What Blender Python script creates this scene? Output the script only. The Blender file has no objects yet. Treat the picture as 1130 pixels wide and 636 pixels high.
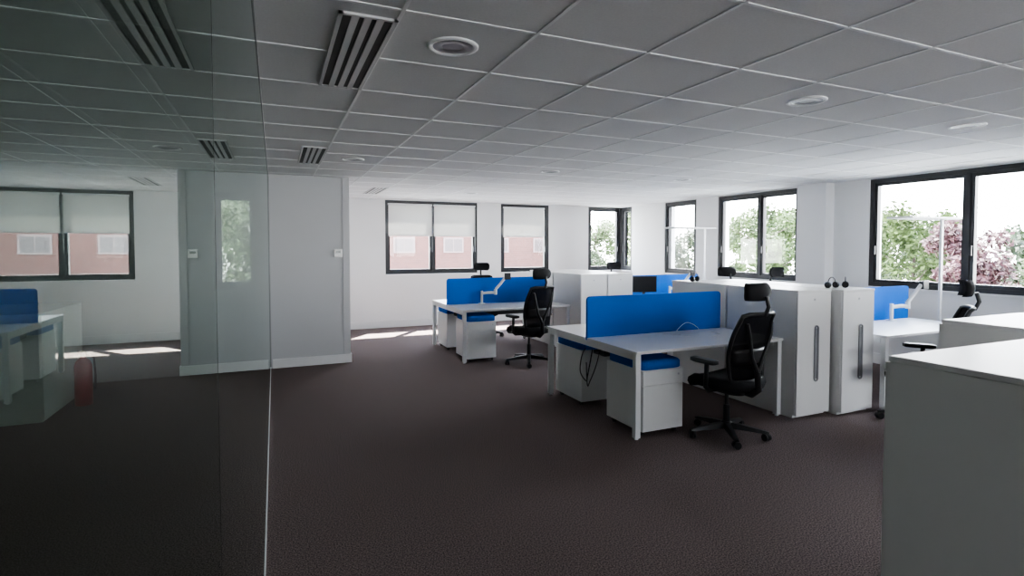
import bpy, bmesh, math, random
from mathutils import Vector, Matrix
random.seed(7)
COL = bpy.context.scene.collection
try:
    bpy.context.scene.view_settings.look = 'AgX - Medium High Contrast'
except Exception as e:
    print("look", e)

# ------------------------------------------------------------------ materials
def mat(name, col, rough=0.5, metal=0.0, var=0.06, scale=8.0, bump=0.0, bscale=200.0, spec=0.5):
    m = bpy.data.materials.new(name); m.use_nodes = True
    nt = m.node_tree; b = nt.nodes["Principled BSDF"]
    tc = nt.nodes.new("ShaderNodeTexCoord")
    n = nt.nodes.new("ShaderNodeTexNoise"); n.inputs["Scale"].default_value = scale
    n.inputs["Detail"].default_value = 4
    nt.links.new(tc.outputs["Object"], n.inputs["Vector"])
    r = nt.nodes.new("ShaderNodeValToRGB")
    r.color_ramp.elements[0].position = 0.3; r.color_ramp.elements[1].position = 0.7
    r.color_ramp.elements[0].color = (*[max(0, c*(1-var)) for c in col], 1)
    r.color_ramp.elements[1].color = (*[min(1, c*(1+var)) for c in col], 1)
    nt.links.new(n.outputs["Fac"], r.inputs["Fac"])
    nt.links.new(r.outputs["Color"], b.inputs["Base Color"])
    b.inputs["Roughness"].default_value = rough
    b.inputs["Metallic"].default_value = metal
    b.inputs["Specular IOR Level"].default_value = spec
    if bump > 0:
        n2 = nt.nodes.new("ShaderNodeTexNoise"); n2.inputs["Scale"].default_value = bscale
        n2.inputs["Detail"].default_value = 3
        nt.links.new(tc.outputs["Object"], n2.inputs["Vector"])
        bp = nt.nodes.new("ShaderNodeBump"); bp.inputs["Strength"].default_value = bump
        bp.inputs["Distance"].default_value = 0.01
        nt.links.new(n2.outputs["Fac"], bp.inputs["Height"])
        nt.links.new(bp.outputs["Normal"], b.inputs["Normal"])
    return m

M_wall = mat("wall_paint", (0.78, 0.78, 0.78), 0.7, var=0.01, scale=2, bump=0.05, bscale=120)
M_core = mat("grey_wall_panel", (0.54, 0.545, 0.56), 0.6, var=0.01, scale=2)
M_tile = mat("ceiling_tile", (0.80, 0.795, 0.795), 0.9, var=0.03, scale=90, bump=0.06, bscale=160)
M_tbar = mat("ceiling_grid_metal", (0.93, 0.93, 0.93), 0.4, var=0.01)
M_carpet = mat("carpet", (0.155, 0.122, 0.117), 0.95, var=0.85, scale=130, bump=0.3, bscale=190, spec=0.12)
M_base = mat("baseboard_white", (0.80, 0.80, 0.80), 0.5, var=0.01)
M_frame = mat("window_frame_anthracite", (0.018, 0.019, 0.022), 0.4, var=0.1)
M_white = mat("white_laminate", (0.82, 0.82, 0.81), 0.35, var=0.01, scale=3)
M_whitemetal = mat("white_powder_metal", (0.80, 0.81, 0.81), 0.35, var=0.01)
M_desk = mat("desktop_laminate", (0.82, 0.82, 0.81), 0.3, var=0.01)
M_blue = mat("blue_fabric", (0.003, 0.12, 0.50), 0.85, var=0.12, scale=160, bump=0.2, bscale=300, spec=0.2)
M_black = mat("black_plastic", (0.012, 0.012, 0.013), 0.4, var=0.1)
M_fabric = mat("black_fabric", (0.014, 0.014, 0.016), 0.85, var=0.3, scale=120, bump=0.3, bscale=250, spec=0.3)
M_screen = mat("black_screen", (0.010, 0.010, 0.012), 0.5, var=0.1, spec=0.2)
M_dark = mat("dark_grey_metal", (0.10, 0.10, 0.11), 0.35, metal=0.6, var=0.05)
M_handle = mat("grey_handle_metal", (0.30, 0.30, 0.31), 0.4, metal=0.3, var=0.05)
M_steel = mat("brushed_steel", (0.6, 0.6, 0.62), 0.3, metal=0.9, var=0.05)
M_blade = mat("grey_diffuser_blade", (0.62, 0.62, 0.62), 0.4, var=0.02)
M_track = mat("grey_aluminium_track", (0.30, 0.31, 0.31), 0.45, metal=0.3, var=0.05)
M_red = mat("red_enamel", (0.40, 0.025, 0.018), 0.4, var=0.05)
M_diff = mat("diffuser_slot_dark", (0.05, 0.05, 0.05), 0.6, var=0.1)
M_lens = mat("recess_shaded_reflector", (0.34, 0.34, 0.35), 0.35, metal=0.3, var=0.02)  # metallic reflector, its grey painting in the shade of a recess not modelled
M_lcd = mat("thermostat_screen", (0.12, 0.14, 0.13), 0.2, var=0.05)
M_bark = mat("bark", (0.06, 0.045, 0.035), 0.9, var=0.4, scale=20, bump=0.5, bscale=30)
M_grass = mat("pale_paving", (0.30, 0.30, 0.28), 0.95, var=0.2, scale=3, bump=0.5, bscale=20)
M_green = mat("green_leaves", (0.052, 0.082, 0.022), 0.8, var=0.6, scale=1.5)
M_green2 = mat("dark_green_leaves", (0.028, 0.044, 0.016), 0.8, var=0.6, scale=1.5)
M_maple = mat("red_leaves", (0.042, 0.012, 0.014), 0.8, var=0.5, scale=1.5)
M_concrete = mat("light_render", (0.16, 0.12, 0.115), 0.9, var=0.05)
M_bglass = mat("building_window_glass", (0.06, 0.045, 0.045), 0.5, var=0.1)

def brick_mat():
    m = bpy.data.materials.new("red_brick"); m.use_nodes = True
    nt = m.node_tree; b = nt.nodes["Principled BSDF"]
    tc = nt.nodes.new("ShaderNodeTexCoord"); mp = nt.nodes.new("ShaderNodeMapping")
    mp.inputs["Rotation"].default_value = (math.radians(90), 0, 0)
    br = nt.nodes.new("ShaderNodeTexBrick")
    br.inputs["Color1"].default_value = (0.088, 0.036, 0.029, 1)
    br.inputs["Color2"].default_value = (0.068, 0.029, 0.024, 1)
    br.inputs["Mortar"].default_value = (0.10, 0.058, 0.05, 1)
    br.inputs["Scale"].default_value = 1.6
    nt.links.new(tc.outputs["Object"], mp.inputs["Vector"])
    nt.links.new(mp.outputs["Vector"], br.inputs["Vector"])
    nt.links.new(br.outputs["Color"], b.inputs["Base Color"])
    b.inputs["Roughness"].default_value = 0.9
    return m
M_brick = brick_mat()

def glass_mat(name, c0, c1):
    m = bpy.data.materials.new(name); m.use_nodes = True
    nt = m.node_tree; nt.nodes.clear()
    o = nt.nodes.new("ShaderNodeOutputMaterial"); g = nt.nodes.new("ShaderNodeBsdfGlass")
    g.inputs["IOR"].default_value = 1.5; g.inputs["Roughness"].default_value = 0.0
    tc = nt.nodes.new("ShaderNodeTexCoord"); n = nt.nodes.new("ShaderNodeTexNoise"); n.inputs["Scale"].default_value = 1
    r = nt.nodes.new("ShaderNodeValToRGB")
    r.color_ramp.elements[0].color = (*c0, 1); r.color_ramp.elements[1].color = (*c1, 1)
    nt.links.new(tc.outputs["Object"], n.inputs["Vector"]); nt.links.new(n.outputs["Fac"], r.inputs["Fac"])
    nt.links.new(r.outputs["Color"], g.inputs["Color"])
    nt.links.new(g.outputs[0], o.inputs["Surface"])
    return m
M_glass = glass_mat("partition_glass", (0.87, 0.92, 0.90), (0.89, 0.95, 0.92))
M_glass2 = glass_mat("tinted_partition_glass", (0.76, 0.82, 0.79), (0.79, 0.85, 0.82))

def mix_transparent(name, col, kind, fac):
    m = bpy.data.materials.new(name); m.use_nodes = True
    nt = m.node_tree; nt.nodes.clear()
    o = nt.nodes.new("ShaderNodeOutputMaterial"); t = nt.nodes.new("ShaderNodeBsdfTransparent")
    mx = nt.nodes.new("ShaderNodeMixShader")
    tc = nt.nodes.new("ShaderNodeTexCoord"); n = nt.nodes.new("ShaderNodeTexNoise"); n.inputs["Scale"].default_value = 60
    nt.links.new(tc.outputs["Object"], n.inputs["Vector"])
    if kind == "pane":
        s = nt.nodes.new("ShaderNodeBsdfGlossy"); s.inputs["Roughness"].default_value = 0.02
        f = nt.nodes.new("ShaderNodeFresnel"); f.inputs["IOR"].default_value = 1.3
        nt.links.new(f.outputs[0], mx.inputs[0])
        t.inputs["Color"].default_value = (0.95, 0.96, 0.96, 1)
    elif kind == "blind":
        a = nt.nodes.new("ShaderNodeBsdfDiffuse"); a.inputs["Color"].default_value = (*col, 1)
        b = nt.nodes.new("ShaderNodeBsdfTranslucent"); b.inputs["Color"].default_value = (*col, 1)
        s = nt.nodes.new("ShaderNodeMixShader"); s.inputs[0].default_value = 0.15
        nt.links.new(a.outputs[0], s.inputs[1]); nt.links.new(b.outputs[0], s.inputs[2])
        mx.inputs[0].default_value = fac
    else:
        s = nt.nodes.new("ShaderNodeBsdfDiffuse"); s.inputs["Color"].default_value = (*col, 1)
        mx.inputs[0].default_value = fac
    nt.links.new(t.outputs[0], mx.inputs[1]); nt.links.new(s.outputs[0], mx.inputs[2])
    nt.links.new(mx.outputs[0], o.inputs["Surface"])
    return m
M_pane = mix_transparent("window_pane", (1, 1, 1), "pane", 0)
M_blind = mix_transparent("blind_fabric", (0.74, 0.74, 0.72), "blind", 0.99)
M_mesh = mix_transparent("black_mesh", (0.02, 0.02, 0.022), "mesh", 0.84)

# ------------------------------------------------------------------ mesh builder
class MB:
    def __init__(s): s.v = []; s.f = []; s.m = []; s.sm = []
    def add(s, vs, fs, m=0, smooth=False):
        o = len(s.v); s.v += [tuple(v) for v in vs]
        for f in fs:
            s.f.append(tuple(i+o for i in f)); s.m.append(m); s.sm.append(smooth)
        return s
    def box(s, x0, y0, z0, x1, y1, z1, m=0, bev=0.0, mtx=None):
        bm = bmesh.new(); bmesh.ops.create_cube(bm, size=1)
        for v in bm.verts:
            v.co = Vector(((x0+x1)/2+v.co.x*(x1-x0), (y0+y1)/2+v.co.y*(y1-y0), (z0+z1)/2+v.co.z*(z1-z0)))
        if bev > 0:
            bmesh.ops.bevel(bm, geom=bm.edges[:], offset=bev, segments=2, affect='EDGES', profile=0.5)
        if mtx is not None: bm.transform(mtx)
        bm.verts.index_update()
        s.add([v.co[:] for v in bm.verts], [[v.index for v in f.verts] for f in bm.faces], m, False)
        bm.free(); return s
    def rings(s, rs, m=0, caps=True, smooth=True):
        n = len(rs[0]); vs = [p for r in rs for p in r]; fs = []
        for k in range(len(rs)-1):
            for i in range(n):
                j = (i+1) % n
                fs.append((k*n+i, k*n+j, (k+1)*n+j, (k+1)*n+i))
        s.add(vs, fs, m, smooth)
        if caps:
            s.add(rs[0], [tuple(reversed(range(n)))], m); s.add(rs[-1], [tuple(range(n))], m)
        return s
    def tube(s, pts, r, seg=8, m=0, closed=False, smooth=True, flat=1.0):
        pts = [Vector(p) for p in pts]; n = len(pts); rs = []
        up = None
        for i, p in enumerate(pts):
            if closed: d = pts[(i+1) % n]-pts[i-1]
            elif i == 0: d = pts[1]-p
            elif i == n-1: d = p-pts[i-1]
            else: d = (pts[i+1]-p).normalized()+(p-pts[i-1]).normalized()
            d.normalize()
            if up is None:
                up = Vector((0, 0, 1)) if abs(d.z) < 0.9 else Vector((0, 1, 0))
            a = d.cross(up).normalized(); b = a.cross(d).normalized(); up = b
            rr = r[i] if isinstance(r, (list, tuple)) else r
            rs.append([p+a*math.cos(t)*rr+b*math.sin(t)*rr*flat for t in [2*math.pi*k/seg for k in range(seg)]])
        if closed:
            rs.append(rs[0]); s.rings(rs, m, False, smooth)
        else: s.rings(rs, m, True, smooth)
        return s
    def cyl(s, p0, p1, r0, r1=None, seg=20, m=0):
        p0 = Vector(p0); p1 = Vector(p1); r1 = r0 if r1 is None else r1
        d = (p1-p0).normalized(); up = Vector((0, 0, 1)) if abs(d.z) < 0.9 else Vector((1, 0, 0))
        a = d.cross(up).normalized(); b = d.cross(a).normalized()
        rs = [[p+a*math.cos(t)*r+b*math.sin(t)*r for t in [2*math.pi*k/seg for k in range(seg)]] for p, r in ((p0, r0), (p1, r1))]
        return s.rings(rs, m)
    def lathe(s, prof, c=(0, 0, 0), seg=28, m=0, caps=True):
        rs = [[(c[0]+r*math.cos(2*math.pi*k/seg), c[1]+r*math.sin(2*math.pi*k/seg), c[2]+z) for k in range(seg)] for r, z in prof]
        return s.rings(rs, m, caps)
    def pad(s, rs, n=4.0, seg=32, m=0):
        out = []
        for (cx, cy, z, hx, hy) in rs:
            ring = []
            for k in range(seg):
                t = 2*math.pi*k/seg; c = math.cos(t); q = math.sin(t)
                ring.append((cx+hx*math.copysign(abs(c)**(2/n), c), cy+hy*math.copysign(abs(q)**(2/n), q), z))
            out.append(ring)
        return s.rings(out, m)
    def slab(s, grid, th, m=0):
        ni = len(grid); nj = len(grid[0])
        f = [Vector(p)+Vector((0, th/2, 0)) for r in grid for p in r]
        b = [Vector(p)-Vector((0, th/2, 0)) for r in grid for p in r]
        N = ni*nj; fs = []
        for i in range(ni-1):
            for j in range(nj-1):
                a = i*nj+j
                fs.append((a, a+1, a+nj+1, a+nj)); fs.append((N+a, N+a+nj, N+a+nj+1, N+a+1))
        per = [j for j in range(nj)]+[i*nj+nj-1 for i in range(1, ni)]+[(ni-1)*nj+j for j in range(nj-2, -1, -1)]+[i*nj for i in range(ni-2, 0, -1)]
        for k in range(len(per)):
            a, c = per[k], per[(k+1) % len(per)]
            fs.append((a, N+a, N+c, c))
        s.add(f+b, fs, m, True); return s
    def obj(s, name, mats, parent=None, loc=(0, 0, 0), fix=True):
        me = bpy.data.meshes.new(name); me.from_pydata(s.v, [], s.f)
        for i, p in enumerate(me.polygons):
            p.material_index = s.m[i]; p.use_smooth = s.sm[i]
        if not isinstance(mats, (list, tuple)): mats = [mats]
        for mm in mats: me.materials.append(mm)
        if fix:
            bm = bmesh.new(); bm.from_mesh(me); bmesh.ops.recalc_face_normals(bm, faces=bm.faces[:]); bm.to_mesh(me); bm.free()
        me.update()
        o = bpy.data.objects.new(name, me); COL.objects.link(o)
        o.location = loc
        if parent: o.parent = parent
        return o

def thing(name, label, category, loc=(0, 0, 0), rot=0.0, group=None):
    e = bpy.data.objects.new(name, None); COL.objects.link(e)
    e.empty_display_size = 0.1; e.location = loc; e.rotation_euler = (0, 0, rot)
    e["label"] = label; e["category"] = category
    if group: e["group"] = group
    return e
def copy_thing(src, loc, rot=0.0, label=None, scale=1.0):
    def rec(o, par):
        c = o.copy(); COL.objects.link(c)
        if par: c.parent = par
        for ch in o.children: rec(ch, c)
        return c
    n = rec(src, None); n.location = loc; n.rotation_euler = (0, 0, rot); n.scale = (scale,)*3
    if label: n["label"] = label
    return n
def struct(o, label=None):
    o["kind"] = "structure"
    if label: o["label"] = label
    return o
def single(o, label, category, group=None):
    o["label"] = label; o["category"] = category
    if group: o["group"] = group
    return o

# ------------------------------------------------------------------ room dims
XL, XR, YB, YF, H = -4.5, 7.6, -5.0, 10.9, 2.55
CX, CY = 0.95, 7.8   # corner of the service core
GX = -0.07

struct(MB().box(XL-0.3, YB-0.3, -0.15, XR+0.3, YF+0.3, 0).obj("floor", M_carpet), "dark brown-grey loop pile carpet floor")

# ceiling
c = MB().box(XL-0.3, YB-0.3, H+0.004, XR+0.3, YF+0.3, H+0.15, 0)
TB = 0.0085
x = 0.49-0.6*9
while x < XR:
    if x > XL: c.box(x-TB, YB, H, x+TB, YF, H+0.005, 1)
    x += 0.6
y = 2.21-0.6*13
while y < YF:
    if y > YB: c.box(XL, y-TB, H+0.0006, XR, y+TB, H+0.005, 1)
    y += 0.6
struct(c.obj("ceiling", [M_tile, M_tbar]), "suspended ceiling of square grey tiles in a white metal grid")

def wall(name, axis, d0, d1, a, b, ops, label, m=M_wall):
    w = MB()
    def bx(t0, t1, z0, z1):
        if t1-t0 < 1e-4 or z1-z0 < 1e-4: return
        if axis == 'x': w.box(t0, d0, z0, t1, d1, z1)
        else: w.box(d0, t0, z0, d1, t1, z1)
    cur = a
    for (o0, o1, z0, z1) in sorted(ops):
        bx(cur, o0, 0, H+0.008); bx(o0, o1, 0, z0); bx(o0, o1, z1, H+0.008); cur = o1
    bx(cur, b, 0, H+0.008)
    return struct(w.obj(name, m), label)
ZS, ZT = 1.06, 2.54
far_ops = [(2.02, 3.96, ZS, ZT), (4.50, 5.67, ZS, ZT), (6.70, XR, ZS, ZT)]
right_ops = [(-4.0, -1.6, ZS, ZT), (2.55, 4.97, ZS, ZT), (6.07, 7.79, ZS, ZT), (8.36, 9.30, ZS, ZT), (10.46, YF, ZS, ZT)]
back_ops = [(1.2, 3.0, ZS, ZT), (4.4, 6.6, ZS, ZT)]
wall("wall_far", 'x', YF, YF+0.28, CX-0.3, XR, far_ops, "white plastered wall with three windows")
wall("wall_right", 'y', XR, XR+0.28, YB, YF, right_ops, "white plastered wall with a row of windows")
w = MB().box(XR+0.0, YF, 0, XR+0.28, YF+0.28, ZS).box(XR, YF, ZT, XR+0.28, YF+0.28, H+0.008)
struct(w.obj("wall_corner", M_wall), "white corner wall below the corner window")
wall("wall_back", 'x', YB-0.28, YB, XL-0.28, XR+0.28, back_ops, "plain white wall with windows")
wall("wall_left", 'y', XL-0.28, XL, YB, CY, [], "plain white wall")
struct(MB().box(-0.15, CY, 0, CX, YF+0.28, H+0.008).obj("wall_core", M_core), "light grey panelled service core wall")
wall("wall_side_room", 'x', CY, CY+0.28, XL-0.28, -0.15, [(-0.72, -0.20, ZS, 2.3)], "grey wall with a narrow window", M_core)
struct(MB().box(XR-0.18, 5.49, 0, XR+0.0, 5.97, H).obj("wall_column", M_wall), "white boxed-in column between windows")

# windows
def window(name, axis, plane, t0, t1, z0, z1, divs, sg=1):
    w = MB()
    def bx(a0, a1, d0, d1, zz0, zz1, m=0):
        d0, d1 = sorted((plane+sg*d0, plane+sg*d1))
        if axis == 'x': w.box(a0, d0, zz0, a1, d1, zz1, m)
        else: w.box(d0, a0, zz0, d1, a1, zz1, m)
    F = 0.055
    bx(t0, t1, 0.02, 0.12, z0, z0+F); bx(t0, t1, 0.02, 0.12, z1-F, z1)
    bx(t0, t0+F, 0.02, 0.12, z0+F, z1-F); bx(t1-F, t1, 0.02, 0.12, z0+F, z1-F)
    edges = [t0+F]+divs+[t1-F]
    for d in divs: bx(d-0.022, d+0.022, 0.02, 0.12, z0+F, z1-F)
    for i in range(len(edges)-1):
        a = edges[i]+(0.022 if i > 0 else 0); b = edges[i+1]-(0.022 if i < len(edges)-2 else 0)
        S = 0.042; zz0 = z0+F; zz1 = z1-F
        bx(a, b, 0.035, 0.10, zz0, zz0+S); bx(a, b, 0.035, 0.10, zz1-S, zz1)
        bx(a, a+S, 0.035, 0.10, zz0+S, zz1-S); bx(b-S, b, 0.035, 0.10, zz0+S, zz1-S)
        p = plane+sg*0.07
        if axis == 'x': q = [(a, p, zz0), (b, p, zz0), (b, p, zz1), (a, p, zz1)]
        else: q = [(p, a, zz0), (p, b, zz0), (p, b, zz1), (p, a, zz1)]
        w.add(q, [(0, 1, 2, 3)], 1)
        hx = b-S/2
        bx(hx-0.012, hx+0.012, 0.0, 0.035, 1.5, 1.62, 0)
    return struct(w.obj(name, [M_frame, M_pane], fix=False), "dark anthracite framed window")
def portal(axis, plane, t0, t1, direction):
    ld = bpy.data.lights.new("window_portal", 'AREA'); ld.shape = 'RECTANGLE'
    ld.size = t1-t0; ld.size_y = ZT-ZS
    ld.cycles.is_portal = True
    o = bpy.data.objects.new("window_portal", ld); COL.objects.link(o)
    m = (t0+t1)/2; z = (ZS+ZT)/2
    o.location = (m, plane, z) if axis == 'x' else (plane, m, z)
    o.rotation_euler = Vector(direction).to_track_quat('-Z', 'Z').to_euler()
window("window_1", 'x', YF, 2.02, 3.96, ZS, ZT, [2.99])
window("window_2", 'x', YF, 4.50, 5.67, ZS, ZT, [])
window("window_3", 'x', YF, 6.70, XR, ZS, ZT, [])
window("window_4", 'y', XR, 10.46, YF, ZS, ZT, [])
window("window_5", 'y', XR, 8.36, 9.30, ZS, ZT, [])
window("window_6", 'y', XR, 6.07, 7.79, ZS, ZT, [6.85])
window("window_7", 'y', XR, 2.55, 4.97, ZS, ZT, [3.80])
window("window_8", 'y', XR, -4.0, -1.6, ZS, ZT, [-2.8])
window("window_9", 'x', YB, 1.2, 3.0, ZS, ZT, [2.1], -1)
window("window_10", 'x', YB, 4.4, 6.6, ZS, ZT, [5.5], -1)
window("window_11", 'x', CY, -0.72, -0.20, ZS, 2.3, [])
for a, b, _, _ in far_ops: portal('x', YF+0.26, a, b, (0, -1, 0))
for a, b, _, _ in right_ops: portal('y', XR+0.26, a, b, (-1, 0, 0))
for a, b, _, _ in back_ops: portal('x', YB-0.26, a, b, (0, 1, 0))
struct(MB().box(XR+0.02, YF+0.02, ZS, XR+0.12, YF+0.12, ZT).obj("trim_1", M_frame), "dark corner mullion")
k = 2
for (a, b, _, _) in far_ops:
    struct(MB().box(a+0.001, YF-0.03, ZS-0.025, min(b, XR-0.001)-0.001, YF+0.018, ZS-0.001, bev=0.003).obj("trim_%d" % k, M_base), "white window sill"); k += 1
for (a, b, _, _) in right_ops:
    struct(MB().box(XR-0.03, a+0.001, ZS-0.025, XR+0.018, min(b, YF-0.035), ZS-0.001, bev=0.003).obj("trim_%d" % k, M_base), "white window sill"); k += 1
struct(MB().box(CX-0.085, CY-0.012, 0.125, CX+0.004, CY, H).obj("trim_%d" % k, M_core), "pale corner post of the core wall"); k += 1
struct(MB().box(GX+0.03, CY-0.02, 0, CX+0.02, CY-0.0, 0.12, bev=0.003).obj("baseboard_core", M_base), "tall white baseboard")
struct(MB().box(CX, CY, 0, CX+0.02, YF, 0.12).obj("baseboard_core_side", M_base), "tall white baseboard")
struct(MB().box(CX+0.02, YF-0.02, 0, XR, YF, 0.14).obj("baseboard_far", M_base), "tall white baseboard")
struct(MB().box(XR-0.02, YB, 0, XR, 5.49, 0.14).box(XR-0.02, 5.97, 0, XR, YF-0.02, 0.14).obj("baseboard_right", M_base), "tall white baseboard")

# blinds, hung just below the top frame member
def blind(a, b, zb, name="roller_blind"):
    zt = ZT-0.06
    t = thing(name, "white fabric roller blind half lowered over the window", "blind", ((a+b)/2, YF-0.004, zt), 0, "roller blinds")
    hw = (b-a)/2
    MB().cyl((-hw, 0, -0.02), (hw, 0, -0.02), 0.018).obj("blind_tube", M_whitemetal, t)
    MB().box(-hw+0.01, -0.0015, zb-zt, hw-0.01, 0.0005, -0.02).obj("blind_fabric", M_blind, t)
    MB().box(-hw+0.01, -0.008, zb-zt-0.025, hw-0.01, 0.008, zb-zt, bev=0.003).obj("bottom_bar", M_whitemetal, t)
    MB().cyl((hw-0.004, -0.012, -0.06), (hw-0.004, -0.012, zb-zt-0.35), 0.0025, seg=6).obj("pull_chain", M_whitemetal, t)
blind(2.075, 2.975, 1.85); blind(3.005, 3.905, 1.85); blind(4.555, 5.55, 1.85)

# ------------------------------------------------------------------ glass partition
gp = thing("glass_partition", "frameless clear glass partition wall running along the carpet", "glass wall", (GX, 0, 0))
joints = [-2.9, -0.75, 0.735, 3.1, 5.45, CY-0.024]
for i in range(len(joints)-1):
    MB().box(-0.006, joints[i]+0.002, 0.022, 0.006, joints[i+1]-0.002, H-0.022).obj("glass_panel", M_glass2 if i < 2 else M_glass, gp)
MB().box(-0.010, -2.9, 0, 0.010, CY-0.002, 0.022).obj("bottom_track", M_whitemetal, gp)
MB().box(-0.010, -2.9, H-0.022, 0.010, CY-0.002, H).obj("top_track", M_track, gp)
MB().box(-0.016, CY-0.024, 0.022, 0.016, CY-0.002, H-0.022).obj("end_channel", M_track, gp)

# ------------------------------------------------------------------ ceiling fittings
def downlight(x, y):
    t = thing("downlight", "round recessed white downlight in the ceiling tile", "ceiling light", (x, y, H), 0, "recessed downlights")
    MB().lathe([(0.094, 0.004), (0.098, -0.003), (0.116, -0.005), (0.122, 0.0), (0.122, 0.005)], caps=False).obj("trim_ring", M_tbar, t)
    MB().lathe([(0.096, 0.002), (0.080, -0.001), (0.055, -0.002), (0.05, 0.002), (0.002, 0.003)], caps=True).obj("reflector", M_lens, t)
for (x, y) in [(0.79, 2.51), (3.19, 2.51), (0.79, 6.11), (3.19, 6.11), (4.99, 2.51), (5.29, 6.11), (3.19, 9.11)]:
    downlight(x, y)
def diffuser(x0, x1, y0, y1):
    t = thing("slot_air_diffuser", "rectangular ceiling slot air diffuser with parallel metal blades", "air vent", ((x0+x1)/2, (y0+y1)/2, H), 0, "ceiling slot diffusers")
    hx = (x1-x0)/2; hy = (y1-y0)/2
    f = MB()
    f.box(-hx, -hy, -0.006, -hx+0.018, hy, 0.004).box(hx-0.018, -hy, -0.006, hx, hy, 0.004)
    f.box(-hx, -hy, -0.006, hx, -hy+0.018, 0.004).box(-hx, hy-0.018, -0.006, hx, hy, 0.004)
    f.obj("frame", M_blade, t)
    MB().box(-hx+0.018, -hy+0.018, 0.0, hx-0.018, hy-0.018, 0.0035).obj("plenum", M_diff, t)
    n = 4; wi = (2*hx-0.036)
    for i in range(n-1):
        cx = -hx+0.018+wi*(i+1)/n
        MB().box(cx-0.015, -hy+0.018, -0.006, cx+0.015, hy-0.018, 0.0).obj("blade", M_blade, t)
diffuser(0.25, 0.49, 2.31, 3.39); diffuser(0.25, 0.49, 5.5, 6.6); diffuser(1.45, 1.69, 8.8, 9.9)

# thermostat
t = thing("thermostat", "small white wall thermostat with a grey display", "thermostat", (0.80, CY, 1.52))
MB().box(-0.055, -0.022, -0.055, 0.055, 0, 0.055, bev=0.006).obj("housing", M_white, t)
MB().box(-0.035, -0.025, 0.0, 0.035, -0.021, 0.035, bev=0.001).obj("display", M_lcd, t)

# ------------------------------------------------------------------ desks
def desk(W=1.68):
    t = thing("bench_desk", "white double bench desk with a blue fabric divider screen", "desk", (0, 0, 0), 0, "white double bench desks")
    for s in (-1, 1):
        y0, y1 = (-0.8, -0.025) if s < 0 else (0.025, 0.8)
        MB().box(-W/2, y0, 0.715, W/2, y1, 0.74, bev=0.003).obj("desktop", M_desk, t)
    fr = MB()
    for sx in (-1, 1):
        x = sx*(W/2-0.03); fr.box(x-0.025, -0.735, 0.665, x+0.025, 0.735, 0.714)
    for y in (-0.55, -0.12, 0.12, 0.55): fr.box(-W/2+0.055, y-0.02, 0.675, W/2-0.055, y+0.02, 0.714)
    fr.obj("frame", M_whitemetal, t)
    for sx in (-1, 1):
        for sy in (-1, 1):
            x = sx*(W/2-0.03); y = sy*0.762
            MB().box(x-0.025, y-0.025, 0.012, x+0.025, y+0.025, 0.714, bev=0.003).cyl((x, y, 0), (x, y, 0.014), 0.018).obj("leg", M_whitemetal, t)
    x0, x1, z0, z1, r = -W/2+0.01, W/2-0.01, 0.62, 1.13, 0.04
    out = [(x0, z0), (x1, z0)]
    for k in range(7):
        a = math.pi/2*k/6; out.append((x1-r+r*math.cos(a), z1-r+r*math.sin(a)))
    for k in range(7):
        a = math.pi/2+math.pi/2*k/6; out.append((x0+r+r*math.cos(a), z1-r+r*math.sin(a)))
    d = MB()
    d.rings([[(p[0], -0.013, p[1]) for p in out], [(p[0], 0.013, p[1]) for p in out]], 0, True, False)
    d.obj("divider_screen", M_blue, t)
    MB().box(-W/2+0.15, -0.09, 0.56, W/2-0.15, -0.02, 0.575).box(-W/2+0.15, 0.02, 0.56, W/2-0.15, 0.09, 0.575).box(-W/2+0.15, -0.095, 0.56, W/2-0.15, -0.085, 0.66).box(-W/2+0.15, 0.085, 0.56, W/2-0.15, 0.095, 0.66).obj("cable_tray", M_dark, t)
    return t
d1 = desk(); d1.location = (3.55, 4.45, 0)
copy_thing(d1, (3.19, 7.85, 0))
copy_thing(d1, (6.27, 4.15, 0))
copy_thing(d1, (6.05, 7.50, 0))

def pedestal():
    t = thing("mobile_pedestal", "white mobile drawer pedestal with a blue seat cushion on top", "drawer unit", (0, 0, 0), 0, "white mobile pedestals")
    MB().box(-0.21, -0.25, 0.045, 0.21, 0.27, 0.565, bev=0.004).obj("body", M_white, t)
    for (a, b) in ((0.05, 0.4345), (0.438, 0.56)):
        dr = MB().box(-0.208, -0.270, a, 0.208, -0.2505, b, bev=0.002).obj("drawer", M_white, t)
    MB().pad([(0, 0, 0.566, 0.205, 0.255), (0, 0, 0.572, 0.212, 0.262), (0, 0, 0.625, 0.212, 0.262), (0, 0, 0.64, 0.20, 0.25), (0, 0, 0.643, 0.15, 0.2)], n=9, seg=48).obj("seat_cushion", M_blue, t)
    MB().cyl((0.16, -0.2735, 0.515), (0.16, -0.2695, 0.515), 0.009).obj("lock", M_steel, t)
    for sx in (-1, 1):
        for sy in (-1, 1):
            MB().cyl((sx*0.17-0.012, sy*0.2, 0.0225), (sx*0.17+0.012, sy*0.2, 0.0225), 0.0225).obj("caster", M_black, t)
    return t
p1 = pedestal(); p1.location = (3.01, 3.95, 0)
copy_thing(p1, (3.01, 4.94, 0), math.pi)
copy_thing(p1, (2.64, 7.35, 0))
copy_thing(p1, (2.64, 8.34, 0), math.pi)

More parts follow.
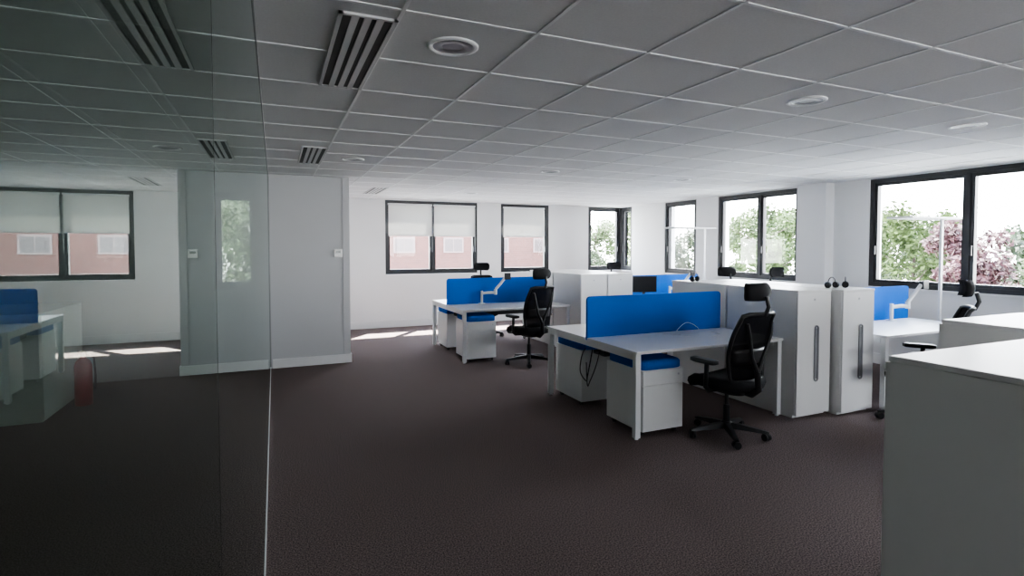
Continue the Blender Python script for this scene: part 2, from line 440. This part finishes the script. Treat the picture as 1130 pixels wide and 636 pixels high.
# ------------------------------------------------------------------ cabinets
def tower(D=0.85, W=0.45, Hc=1.2):
    t = thing("storage_cabinet", "tall narrow white pull-out storage cabinet with a long vertical handle", "cabinet", (0, 0, 0), 0, "white pull-out cabinets")
    MB().box(0.0, 0.02, 0.03, W, D, Hc-0.02).box(0.01, 0.05, 0, W-0.01, D-0.02, 0.03).obj("body", M_white, t)
    MB().box(-0.002, -0.002, Hc-0.0195, W+0.002, D, Hc, bev=0.003).obj("top_panel", M_white, t)
    dr = MB().box(0.003, 0.0, 0.03, W-0.003, 0.0195, Hc-0.023, bev=0.002).obj("door", M_white, t)
    cx = W*0.56; z0, z1, hw = 0.34, 0.86, 0.022
    pts = []
    for k in range(9): a = math.pi*k/8; pts.append((cx+hw*math.cos(a), -0.006, z1-hw+hw*math.sin(a)))
    for k in range(9): a = math.pi+math.pi*k/8; pts.append((cx+hw*math.cos(a), -0.006, z0+hw+hw*math.sin(a)))
    h = MB().tube(pts, 0.008, 6, closed=True).box(cx-hw, -0.003, z0+hw, cx+hw, 0.0, z1-hw)
    h.obj("handle", M_handle, dr)
    MB().cyl((W*0.5, -0.004, Hc-0.09), (W*0.5, 0.001, Hc-0.09), 0.010).obj("lock", M_steel, dr)
    return t
t1 = tower(); t1.location = (4.41, 3.52, 0)
def tw(x, y, rot=0, label=None): return copy_thing(t1, (x, y, 0), rot, label)
tw(4.89, 3.42)
tw(4.86, 5.25, math.pi); tw(5.34, 5.15, math.pi)
tw(4.12, 6.9); tw(4.59, 6.9)
tw(4.57, 8.64, math.pi); tw(5.04, 8.64, math.pi)

def low_cab(x0, y0, x1, y1, h, label):
    t = thing("sideboard_cabinet", label, "cabinet", ((x0+x1)/2, (y0+y1)/2, 0))
    hx, hy = (x1-x0)/2, (y1-y0)/2
    MB().box(-hx, -hy, 0.03, hx, hy, h-0.022).box(-hx+0.02, -hy+0.02, 0, hx-0.02, hy-0.02, 0.03).obj("body", M_white, t)
    MB().box(-hx-0.003, -hy-0.003, h-0.0215, hx+0.003, hy+0.003, h, bev=0.003).obj("top_panel", M_white, t)
    for i in range(2):
        a = -hx+0.003+i*hx; b = a+hx-0.006
        dd = MB().box(a, hy, 0.035, b, hy+0.018, h-0.026, bev=0.002).obj("door", M_white, t)
        hc = (b-0.03) if i == 0 else (a+0.03)
        MB().box(hc-0.006, hy+0.018, h/2, hc+0.006, hy+0.03, h/2+0.3, bev=0.002).obj("handle", M_dark, dd)
low_cab(2.08, 0.45, 3.0, 1.27, 1.2, "white storage cabinet with plain side panel standing on carpet")
low_cab(3.64, 1.45, 4.5, 1.93, 1.17, "white storage cabinet partly hidden behind another white cabinet")
low_cab(-2.6, 6.2, -1.95, 7.3, 1.0, "low white cabinet seen through the glass partition")

# ------------------------------------------------------------------ office chair
def chair():
    t = thing("office_chair", "black mesh-back office task chair with headrest and armrests", "chair", (0, 0, 0), 0, "black office task chairs")
    sb = MB().lathe([(0.03, 0.065), (0.045, 0.07), (0.045, 0.12), (0.03, 0.13)])
    for k in range(5):
        a = 2*math.pi*k/5+0.3; R = Matrix.Rotation(a, 4, 'Z')
        def q(r, hw, z0, z1): return [R @ Vector(p) for p in ((r, -hw, z0), (r, hw, z0), (r, hw*0.7, z1), (r, -hw*0.7, z1))]
        sb.rings([q(0.03, 0.03, 0.072, 0.122), q(0.16, 0.026, 0.068, 0.106), q(0.31, 0.02, 0.060, 0.082), q(0.33, 0.016, 0.063, 0.076)], smooth=False)
    sb.obj("star_base", M_black, t)
    for k in range(5):
        a = 2*math.pi*k/5+0.3; R = Matrix.Rotation(a, 4, 'Z'); T = Matrix.Rotation(a+0.6*k, 4, 'Z')
        c = R @ Vector((0.31, 0, 0))
        w = MB()
        for sg in (-1, 1):
            p0 = c+T @ Vector((0, sg*0.007, 0.03)); p1 = c+T @ Vector((0, sg*0.026, 0.03))
            w.cyl(p0, p1, 0.03, seg=16)
        w.cyl(c+Vector((0, 0, 0.028)), c+Vector((0, 0, 0.068)), 0.008, seg=8)
        w.obj("caster", M_black, t)
    MB().cyl((0, 0, 0.12), (0, 0, 0.27), 0.028).cyl((0, 0, 0.27), (0, 0, 0.40), 0.016).obj("gas_lift", M_black, t)
    MB().pad([(0, -0.02, 0.375, 0.07, 0.10), (0, -0.02, 0.39, 0.10, 0.17), (0, -0.02, 0.44, 0.13, 0.19)], n=4).tube([(0.09, 0.03, 0.41), (0.2, 0.04, 0.41), (0.24, 0.04, 0.405)], 0.006, 6).obj("tilt_mechanism", M_black, t)
    s = MB().pad([(0, 0.01, 0.420, 0.19, 0.20), (0, 0.01, 0.434, 0.25, 0.255), (0, 0.01, 0.475, 0.265, 0.27), (0, 0.01, 0.503, 0.26, 0.265), (0, 0.0, 0.524, 0.23, 0.23), (0, -0.01, 0.520, 0.12, 0.11), (0, -0.01, 0.516, 0.02, 0.02)], n=3.6, seg=40)
    s.v = [(x, y, z-(0.05*max(0, (y-0.10)/0.16)**2)+0.012*(x/0.24)**2) for x, y, z in s.v]
    s.obj("seat", M_fabric, t)
    def by(z): u = (z-0.5)/0.58; return -0.235+0.02*math.sin(u*math.pi)-0.11*u*u
    def hw(z): u = (z-0.5)/0.58; return 0.19+0.06*math.sin(min(1, u*1.1)*math.pi*0.72)-0.05*u
    def pt(f, z): return (f*hw(z), by(z)+0.045*f*f, z)
    grid = [[pt(-1+2*j/10, 0.53+0.53*i/14) for j in range(11)] for i in range(15)]
    fr = [pt(-1, 0.53+0.53*i/14) for i in range(15)]+[pt(-1+2*j/8, 1.075) for j in range(1, 8)]+[pt(1, 0.53+0.53*i/14) for i in range(14, -1, -1)]+[pt(1-2*j/8, 0.515) for j in range(1, 8)]
    bk = MB().tube(fr, 0.017, 8, closed=True).obj("backrest", M_black, t)
    MB().slab(grid, 0.006).obj("mesh_panel", M_mesh, bk)
    MB().slab([[(x*0.9, y-0.014, z) for x, y, z in [pt(-1+2*j/8, 0.66+0.12*i/4) for j in range(9)]] for i in range(5)], 0.018).obj("lumbar_support", M_black, bk)
    sp = MB().tube([(0, -0.12, 0.42), (0, -0.24, 0.41), (0, -0.30, 0.46), (0, by(0.7)-0.06, 0.60)], [0.03, 0.03, 0.028, 0.024], 10)
    for sx in (-1, 1):
        sp.tube([(0, by(0.7)-0.06, 0.59), (sx*0.07, by(0.8)-0.045, 0.72), (sx*0.13, by(0.95)-0.025, 0.90), (sx*0.15, by(1.0)-0.0, 1.0)], [0.02, 0.016, 0.013, 0.011], 8)
    sp.obj("back_spine", M_black, bk)
    yh = by(1.08)
    MB().tube([(0, yh-0.005, 1.06), (0, yh-0.035, 1.13), (0, yh-0.015, 1.21)], 0.016, 8).obj("headrest_post", M_black, t)
    g = []
    for i in range(9):
        u = i/8; z = 1.175+0.14*u; w2 = 0.145*(1-0.25*abs(2*u-1)**3); row = []
        for j in range(11):
            f = -1+2*j/10; row.append((f*w2, yh+0.012+0.05*f*f+0.02*(2*u-1)**2, z))
        g.append(row)
    MB().slab(g, 0.034).obj("headrest", M_fabric, t)
    for sx in (-1, 1):
        a = MB().tube([(sx*0.10, -0.02, 0.42), (sx*0.25, -0.02, 0.425), (sx*0.285, -0.02, 0.46), (sx*0.285, -0.03, 0.66)], 0.019, 8)
        a.pad([(sx*0.282, 0.0, 0.652, 0.035, 0.11), (sx*0.282, 0.0, 0.66, 0.046, 0.13), (sx*0.282, 0.0, 0.683, 0.046, 0.13), (sx*0.282, 0.0, 0.69, 0.03, 0.11)], n=3.5)
        a.obj("armrest", M_black, t)
    return t
ch = chair(); ch.location = (3.50, 3.46, 0); ch.rotation_euler = (0, 0, math.radians(6))
def cc(x, y, deg): return copy_thing(ch, (x, y, 0), math.radians(deg))
cc(3.20, 6.74, 12)
cc(5.34, 2.98, 35)
cc(6.15, 6.34, -10)
cc(6.60, 5.32, 185)
cc(6.05, 8.66, 175)
cc(3.44, 9.1, 170)

# monitor on the desk behind the cabinets
t = thing("computer_monitor", "black flat computer monitor standing on the white desk", "monitor", (5.50, 7.22, 0.74), math.radians(-15))
MB().box(-0.21, -0.012, 0.13, 0.21, 0.012, 0.39, bev=0.005).obj("screen_housing", M_black, t)
MB().box(-0.2, -0.0135, 0.14, 0.2, -0.0122, 0.38).obj("screen", M_screen, t)
MB().box(-0.02, 0.012, 0.0, 0.02, 0.03, 0.25, bev=0.003).obj("stand", M_black, t)
MB().pad([(0, 0.02, 0, 0.11, 0.085), (0, 0.02, 0.01, 0.11, 0.085)], n=5).obj("monitor_foot", M_black, t)

# ------------------------------------------------------------------ monitor arms
def arm():
    t = thing("monitor_arm", "white articulated monitor arm clamped to the desktop", "monitor arm", (0, 0, 0), 0, "white monitor arms")
    MB().pad([(0, 0, 0, 0.05, 0.045), (0, 0, 0.012, 0.05, 0.045)], n=5).obj("clamp_base", M_whitemetal, t)
    MB().cyl((0, 0, 0.012), (0, 0, 0.20), 0.02).obj("post", M_whitemetal, t)
    MB().tube([(0, 0, 0.16), (0.1, -0.03, 0.17), (0.2, -0.06, 0.17)], 0.021, 10).cyl((0.2, -0.06, 0.14), (0.2, -0.06, 0.22), 0.026).obj("lower_arm", M_whitemetal, t)
    MB().tube([(0.2, -0.06, 0.22), (0.27, -0.08, 0.30), (0.36, -0.11, 0.42)], 0.021, 10).obj("upper_arm", M_whitemetal, t)
    MB().cyl((0.36, -0.11, 0.40), (0.36, -0.11, 0.46), 0.018).box(0.31, -0.165, 0.37, 0.41, -0.15, 0.47, bev=0.003).cyl((0.36, -0.155, 0.43), (0.36, -0.11, 0.43), 0.014).obj("mounting_plate", M_black, t)
    return t
a1 = arm(); a1.location = (2.88, 7.74, 0.74)
copy_thing(a1, (6.15, 7.38, 0.74)); copy_thing(a1, (6.62, 4.04, 0.74))

# ------------------------------------------------------------------ floor luminaires
def lum():
    t = thing("floor_luminaire", "slim standing office luminaire with a flat white lamp head", "floor lamp", (0, 0, 0), 0, "standing office luminaires")
    MB().box(-0.10, -0.2, 0, 0.10, 0.2, 0.012, bev=0.003).obj("base_plate", M_whitemetal, t)
    MB().box(-0.02, -0.012, 0.012, 0.02, 0.012, 1.925, bev=0.002).obj("pole", M_whitemetal, t)
    MB().box(-0.80, -0.14, 1.925, 0.14, 0.14, 1.948, bev=0.005).obj("lamp_head", M_whitemetal, t)
    return t
l1 = lum(); l1.location = (7.24, 3.87, 0)
copy_thing(l1, (7.03, 7.52, 0))

# ------------------------------------------------------------------ small things
def headset():
    t = thing("telephone_headset", "small black telephone headset standing on the cabinet top", "headset", (0, 0, 0), 0, "black headsets")
    MB().tube([(0.055*math.cos(a), 0, 0.045+0.06*math.sin(a)) for a in [math.pi*k/12 for k in range(13)]], 0.005, 6).obj("headband", M_black, t)
    for sx in (-1, 1):
        MB().cyl((sx*0.045, 0, 0.03), (sx*0.068, 0, 0.03), 0.03, seg=18).obj("ear_cup", M_black, t)
    return t
h1 = headset(); h1.location = (5.03, 3.64, 1.2)
copy_thing(h1, (5.20, 3.62, 1.2), 0.6); copy_thing(h1, (4.52, 4.98, 1.2), 0.3)

def cable(pts, r, m, label, parent=None):
    P = [Vector(p) for p in pts]; out = []
    for i in range(len(P)-1):
        p0 = P[max(0, i-1)]; p1 = P[i]; p2 = P[i+1]; p3 = P[min(len(P)-1, i+2)]
        for k in range(6):
            u = k/6
            out.append(0.5*((2*p1)+(-p0+p2)*u+(2*p0-5*p1+4*p2-p3)*u*u+(-p0+3*p1-3*p2+p3)*u**3))
    out.append(P[-1])
    return single(MB().tube(out, r, 6, m=0).obj("cable", m), label, "cable", "desk cables")
cable([(2.85, 4.52, 0.70), (2.74, 4.40, 0.55), (2.68, 4.36, 0.40), (2.70, 4.42, 0.33), (2.67, 4.48, 0.42), (2.72, 4.5, 0.6), (2.80, 4.44, 0.66)], 0.006, M_black, "looped black cable hanging below the desktop")
cable([(2.86, 4.40, 0.69), (2.75, 4.32, 0.5), (2.67, 4.30, 0.36), (2.69, 4.38, 0.30), (2.72, 4.45, 0.5)], 0.005, M_black, "looped black cable hanging below the desktop")
cable([(3.5, 4.38, 0.745), (3.6, 4.2, 0.745), (3.78, 4.12, 0.745), (3.9, 4.25, 0.79), (3.85, 4.36, 0.83), (3.7, 4.34, 0.746), (3.62, 4.18, 0.752)], 0.004, M_white, "thin white cable coiled on the desktop")
cable([(3.95, 4.38, 0.745), (4.05, 4.2, 0.745), (4.0, 4.05, 0.745), (3.85, 4.0, 0.745)], 0.004, M_white, "thin white cable lying on the desktop")

# fire extinguisher behind glass
t = thing("fire_extinguisher", "red fire extinguisher standing beside the white cabinet", "fire extinguisher", (-1.8, 6.75, 0))
MB().lathe([(0.06, 0), (0.075, 0.01), (0.075, 0.40), (0.06, 0.45), (0.025, 0.48), (0.02, 0.50)]).obj("cylinder_body", M_red, t)
MB().box(-0.02, -0.02, 0.50, 0.02, 0.02, 0.53, bev=0.003).box(-0.015, -0.10, 0.53, 0.015, 0.03, 0.545).obj("valve_handle", M_black, t)
MB().tube([(0.02, 0, 0.515), (0.09, 0, 0.48), (0.10, 0, 0.3), (0.095, 0, 0.15)], 0.01, 8).obj("hose", M_black, t)

# ------------------------------------------------------------------ exterior
g = MB().box(-60, YF+1, -3.2, 80, 80, -3.0).box(XR+1, -60, -3.2, 80, YF+1, -3.0).box(-60, -60, -3.2, XR+1, YB-1, -3.0).box(-60, YB-1, -3.2, XL-1, YF+1, -3.0)
struct(g.obj("ground", M_grass), "pale ground outside the building")
b = thing("brick_building", "long red brick building with pale-framed windows", "building", (9, 38, -3.0))
MB().box(-6, 0, 0, 12, 8, 9.2).obj("facade", M_brick, b)
MB().box(-6.1, -0.1, 9.2, 12.1, 8.1, 9.5).obj("roof_edge", M_concrete, b)
for i in range(5):
    for zz in (0.6, 4.2):
        xx = -5.0+i*3.6
        MB().box(xx, -0.05, zz, xx+1.5, 0.02, zz+1.1, 0).box(xx+0.1, -0.07, zz+0.1, xx+0.72, -0.04, zz+1.0, 1).box(xx+0.78, -0.07, zz+0.1, xx+1.4, -0.04, zz+1.0, 1).obj("building_window", [M_concrete, M_bglass], b)

def tree(m, label, hgt, rad, nleaf=6000, seed=1, leaf=0.14):
    rnd = random.Random(seed)
    t = thing("tree", label, "tree", (0, 0, -3.0), 0)
    tr = MB().tube([(0, 0, 0), (0.05, 0.02, hgt*0.35), (0.0, 0.05, hgt*0.8)], [0.13, 0.08, 0.03], 8)
    for k in range(9):
        a = k*2.4; z = hgt*(0.3+0.06*k)
        tr.tube([(0.03, 0.03, z), (math.cos(a)*rad*0.4, math.sin(a)*rad*0.4, z+0.6), (math.cos(a)*rad*0.8, math.sin(a)*rad*0.8, z+1.0)], [0.04, 0.025, 0.01], 6)
    tr.obj("trunk", M_bark, t)
    f = MB(); cl = []
    for k in range(34):
        a = rnd.random()*6.283; q = rnd.random()**0.5*rad*0.85; z = hgt*(0.28+0.64*rnd.random())
        q *= 1.2-0.9*abs(z/hgt-0.5)
        cl.append((math.cos(a)*q, math.sin(a)*q, z, rad*(0.2+0.2*rnd.random())))
    for i in range(nleaf):
        cx, cy, cz, r = rnd.choice(cl)
        d = Vector((rnd.gauss(0, 1), rnd.gauss(0, 1), rnd.gauss(0, 1))).normalized()*r*(0.4+0.8*rnd.random())
        p = Vector((cx, cy, cz))+d
        u = Vector((rnd.gauss(0, 1), rnd.gauss(0, 1), rnd.gauss(0, 1))).normalized()
        v = u.orthogonal().normalized()*leaf*0.5; u = u*leaf*(0.6+0.6*rnd.random())
        f.add([p-u, p-v, p+u, p+v], [(0, 1, 2, 3)])
    f.obj("foliage", m, t, fix=False)
    return t
tg = tree(M_green, "leafy light green tree outside the windows", 6.8, 2.1, seed=1); tg.location = (21.5, 34, -3)
td = tree(M_green2, "dense dark green tree outside the windows", 6.2, 2.0, seed=2); td.location = (25, 28.2, -3)
tm = tree(M_maple, "ornamental tree with dark red leaves outside the windows", 5.6, 1.1, seed=3, nleaf=5000, leaf=0.11); tm.location = (19.0, 9.6, -3)
for (s, x, y, r, sc) in [(tg, 25.5, 22.6, 1, 1.0), (td, 25.0, 17.6, 2, 0.9), (tm, 19.5, 14.9, 1, 0.7), (tg, 21.5, 12.4, 3, 0.9), (td, 23.8, 9.6, 0.5, 0.95),
                     (tg, 19.5, 6.2, 2, 0.92), (td, 17.5, 28.5, 2, 0.75), (tg, 31.5, 26, 2.2, 1.1), (tg, 31, 19.5, 0.3, 1.0), (td, 28.5, 15.4, 1, 1.0), (tg, -2.2, 22, 0.4, 1.0)]:
    copy_thing(s, (x, y, -3), r, None, sc)

# ------------------------------------------------------------------ light
wd = bpy.data.worlds.new("World"); bpy.context.scene.world = wd; wd.use_nodes = True
nt = wd.node_tree; bg = nt.nodes["Background"]
tc = nt.nodes.new("ShaderNodeTexCoord"); sp = nt.nodes.new("ShaderNodeSeparateXYZ"); rp = nt.nodes.new("ShaderNodeValToRGB")
nt.links.new(tc.outputs["Generated"], sp.inputs[0]); nt.links.new(sp.outputs["Z"], rp.inputs[0])
rp.color_ramp.elements[0].position = 0.0; rp.color_ramp.elements[0].color = (1, 1, 1, 1)
rp.color_ramp.elements[1].position = 0.8; rp.color_ramp.elements[1].color = (0.62, 0.76, 1.0, 1)
nt.links.new(rp.outputs[0], bg.inputs["Color"]); bg.inputs["Strength"].default_value = 33.0
sd = bpy.data.lights.new("sun", 'SUN'); sd.energy = 130; sd.angle = 0.015; sd.color = (1, 0.96, 0.9)
so = bpy.data.objects.new("sun", sd); COL.objects.link(so)
so.rotation_euler = Vector((-0.60, -0.78, -1.2)).to_track_quat('-Z', 'Y').to_euler()
so.location = (10, 14, 12)

# ------------------------------------------------------------------ camera
cd = bpy.data.cameras.new("camera"); co = bpy.data.objects.new("camera", cd); COL.objects.link(co)
cd.sensor_width = 36; cd.lens = 600/1130*36; cd.clip_start = 0.01; cd.clip_end = 200
cd.shift_y = -24/1130
co.location = (0, 0, 1.6); co.rotation_euler = (math.radians(88), 0, math.radians(-23.6))
bpy.context.scene.camera = co
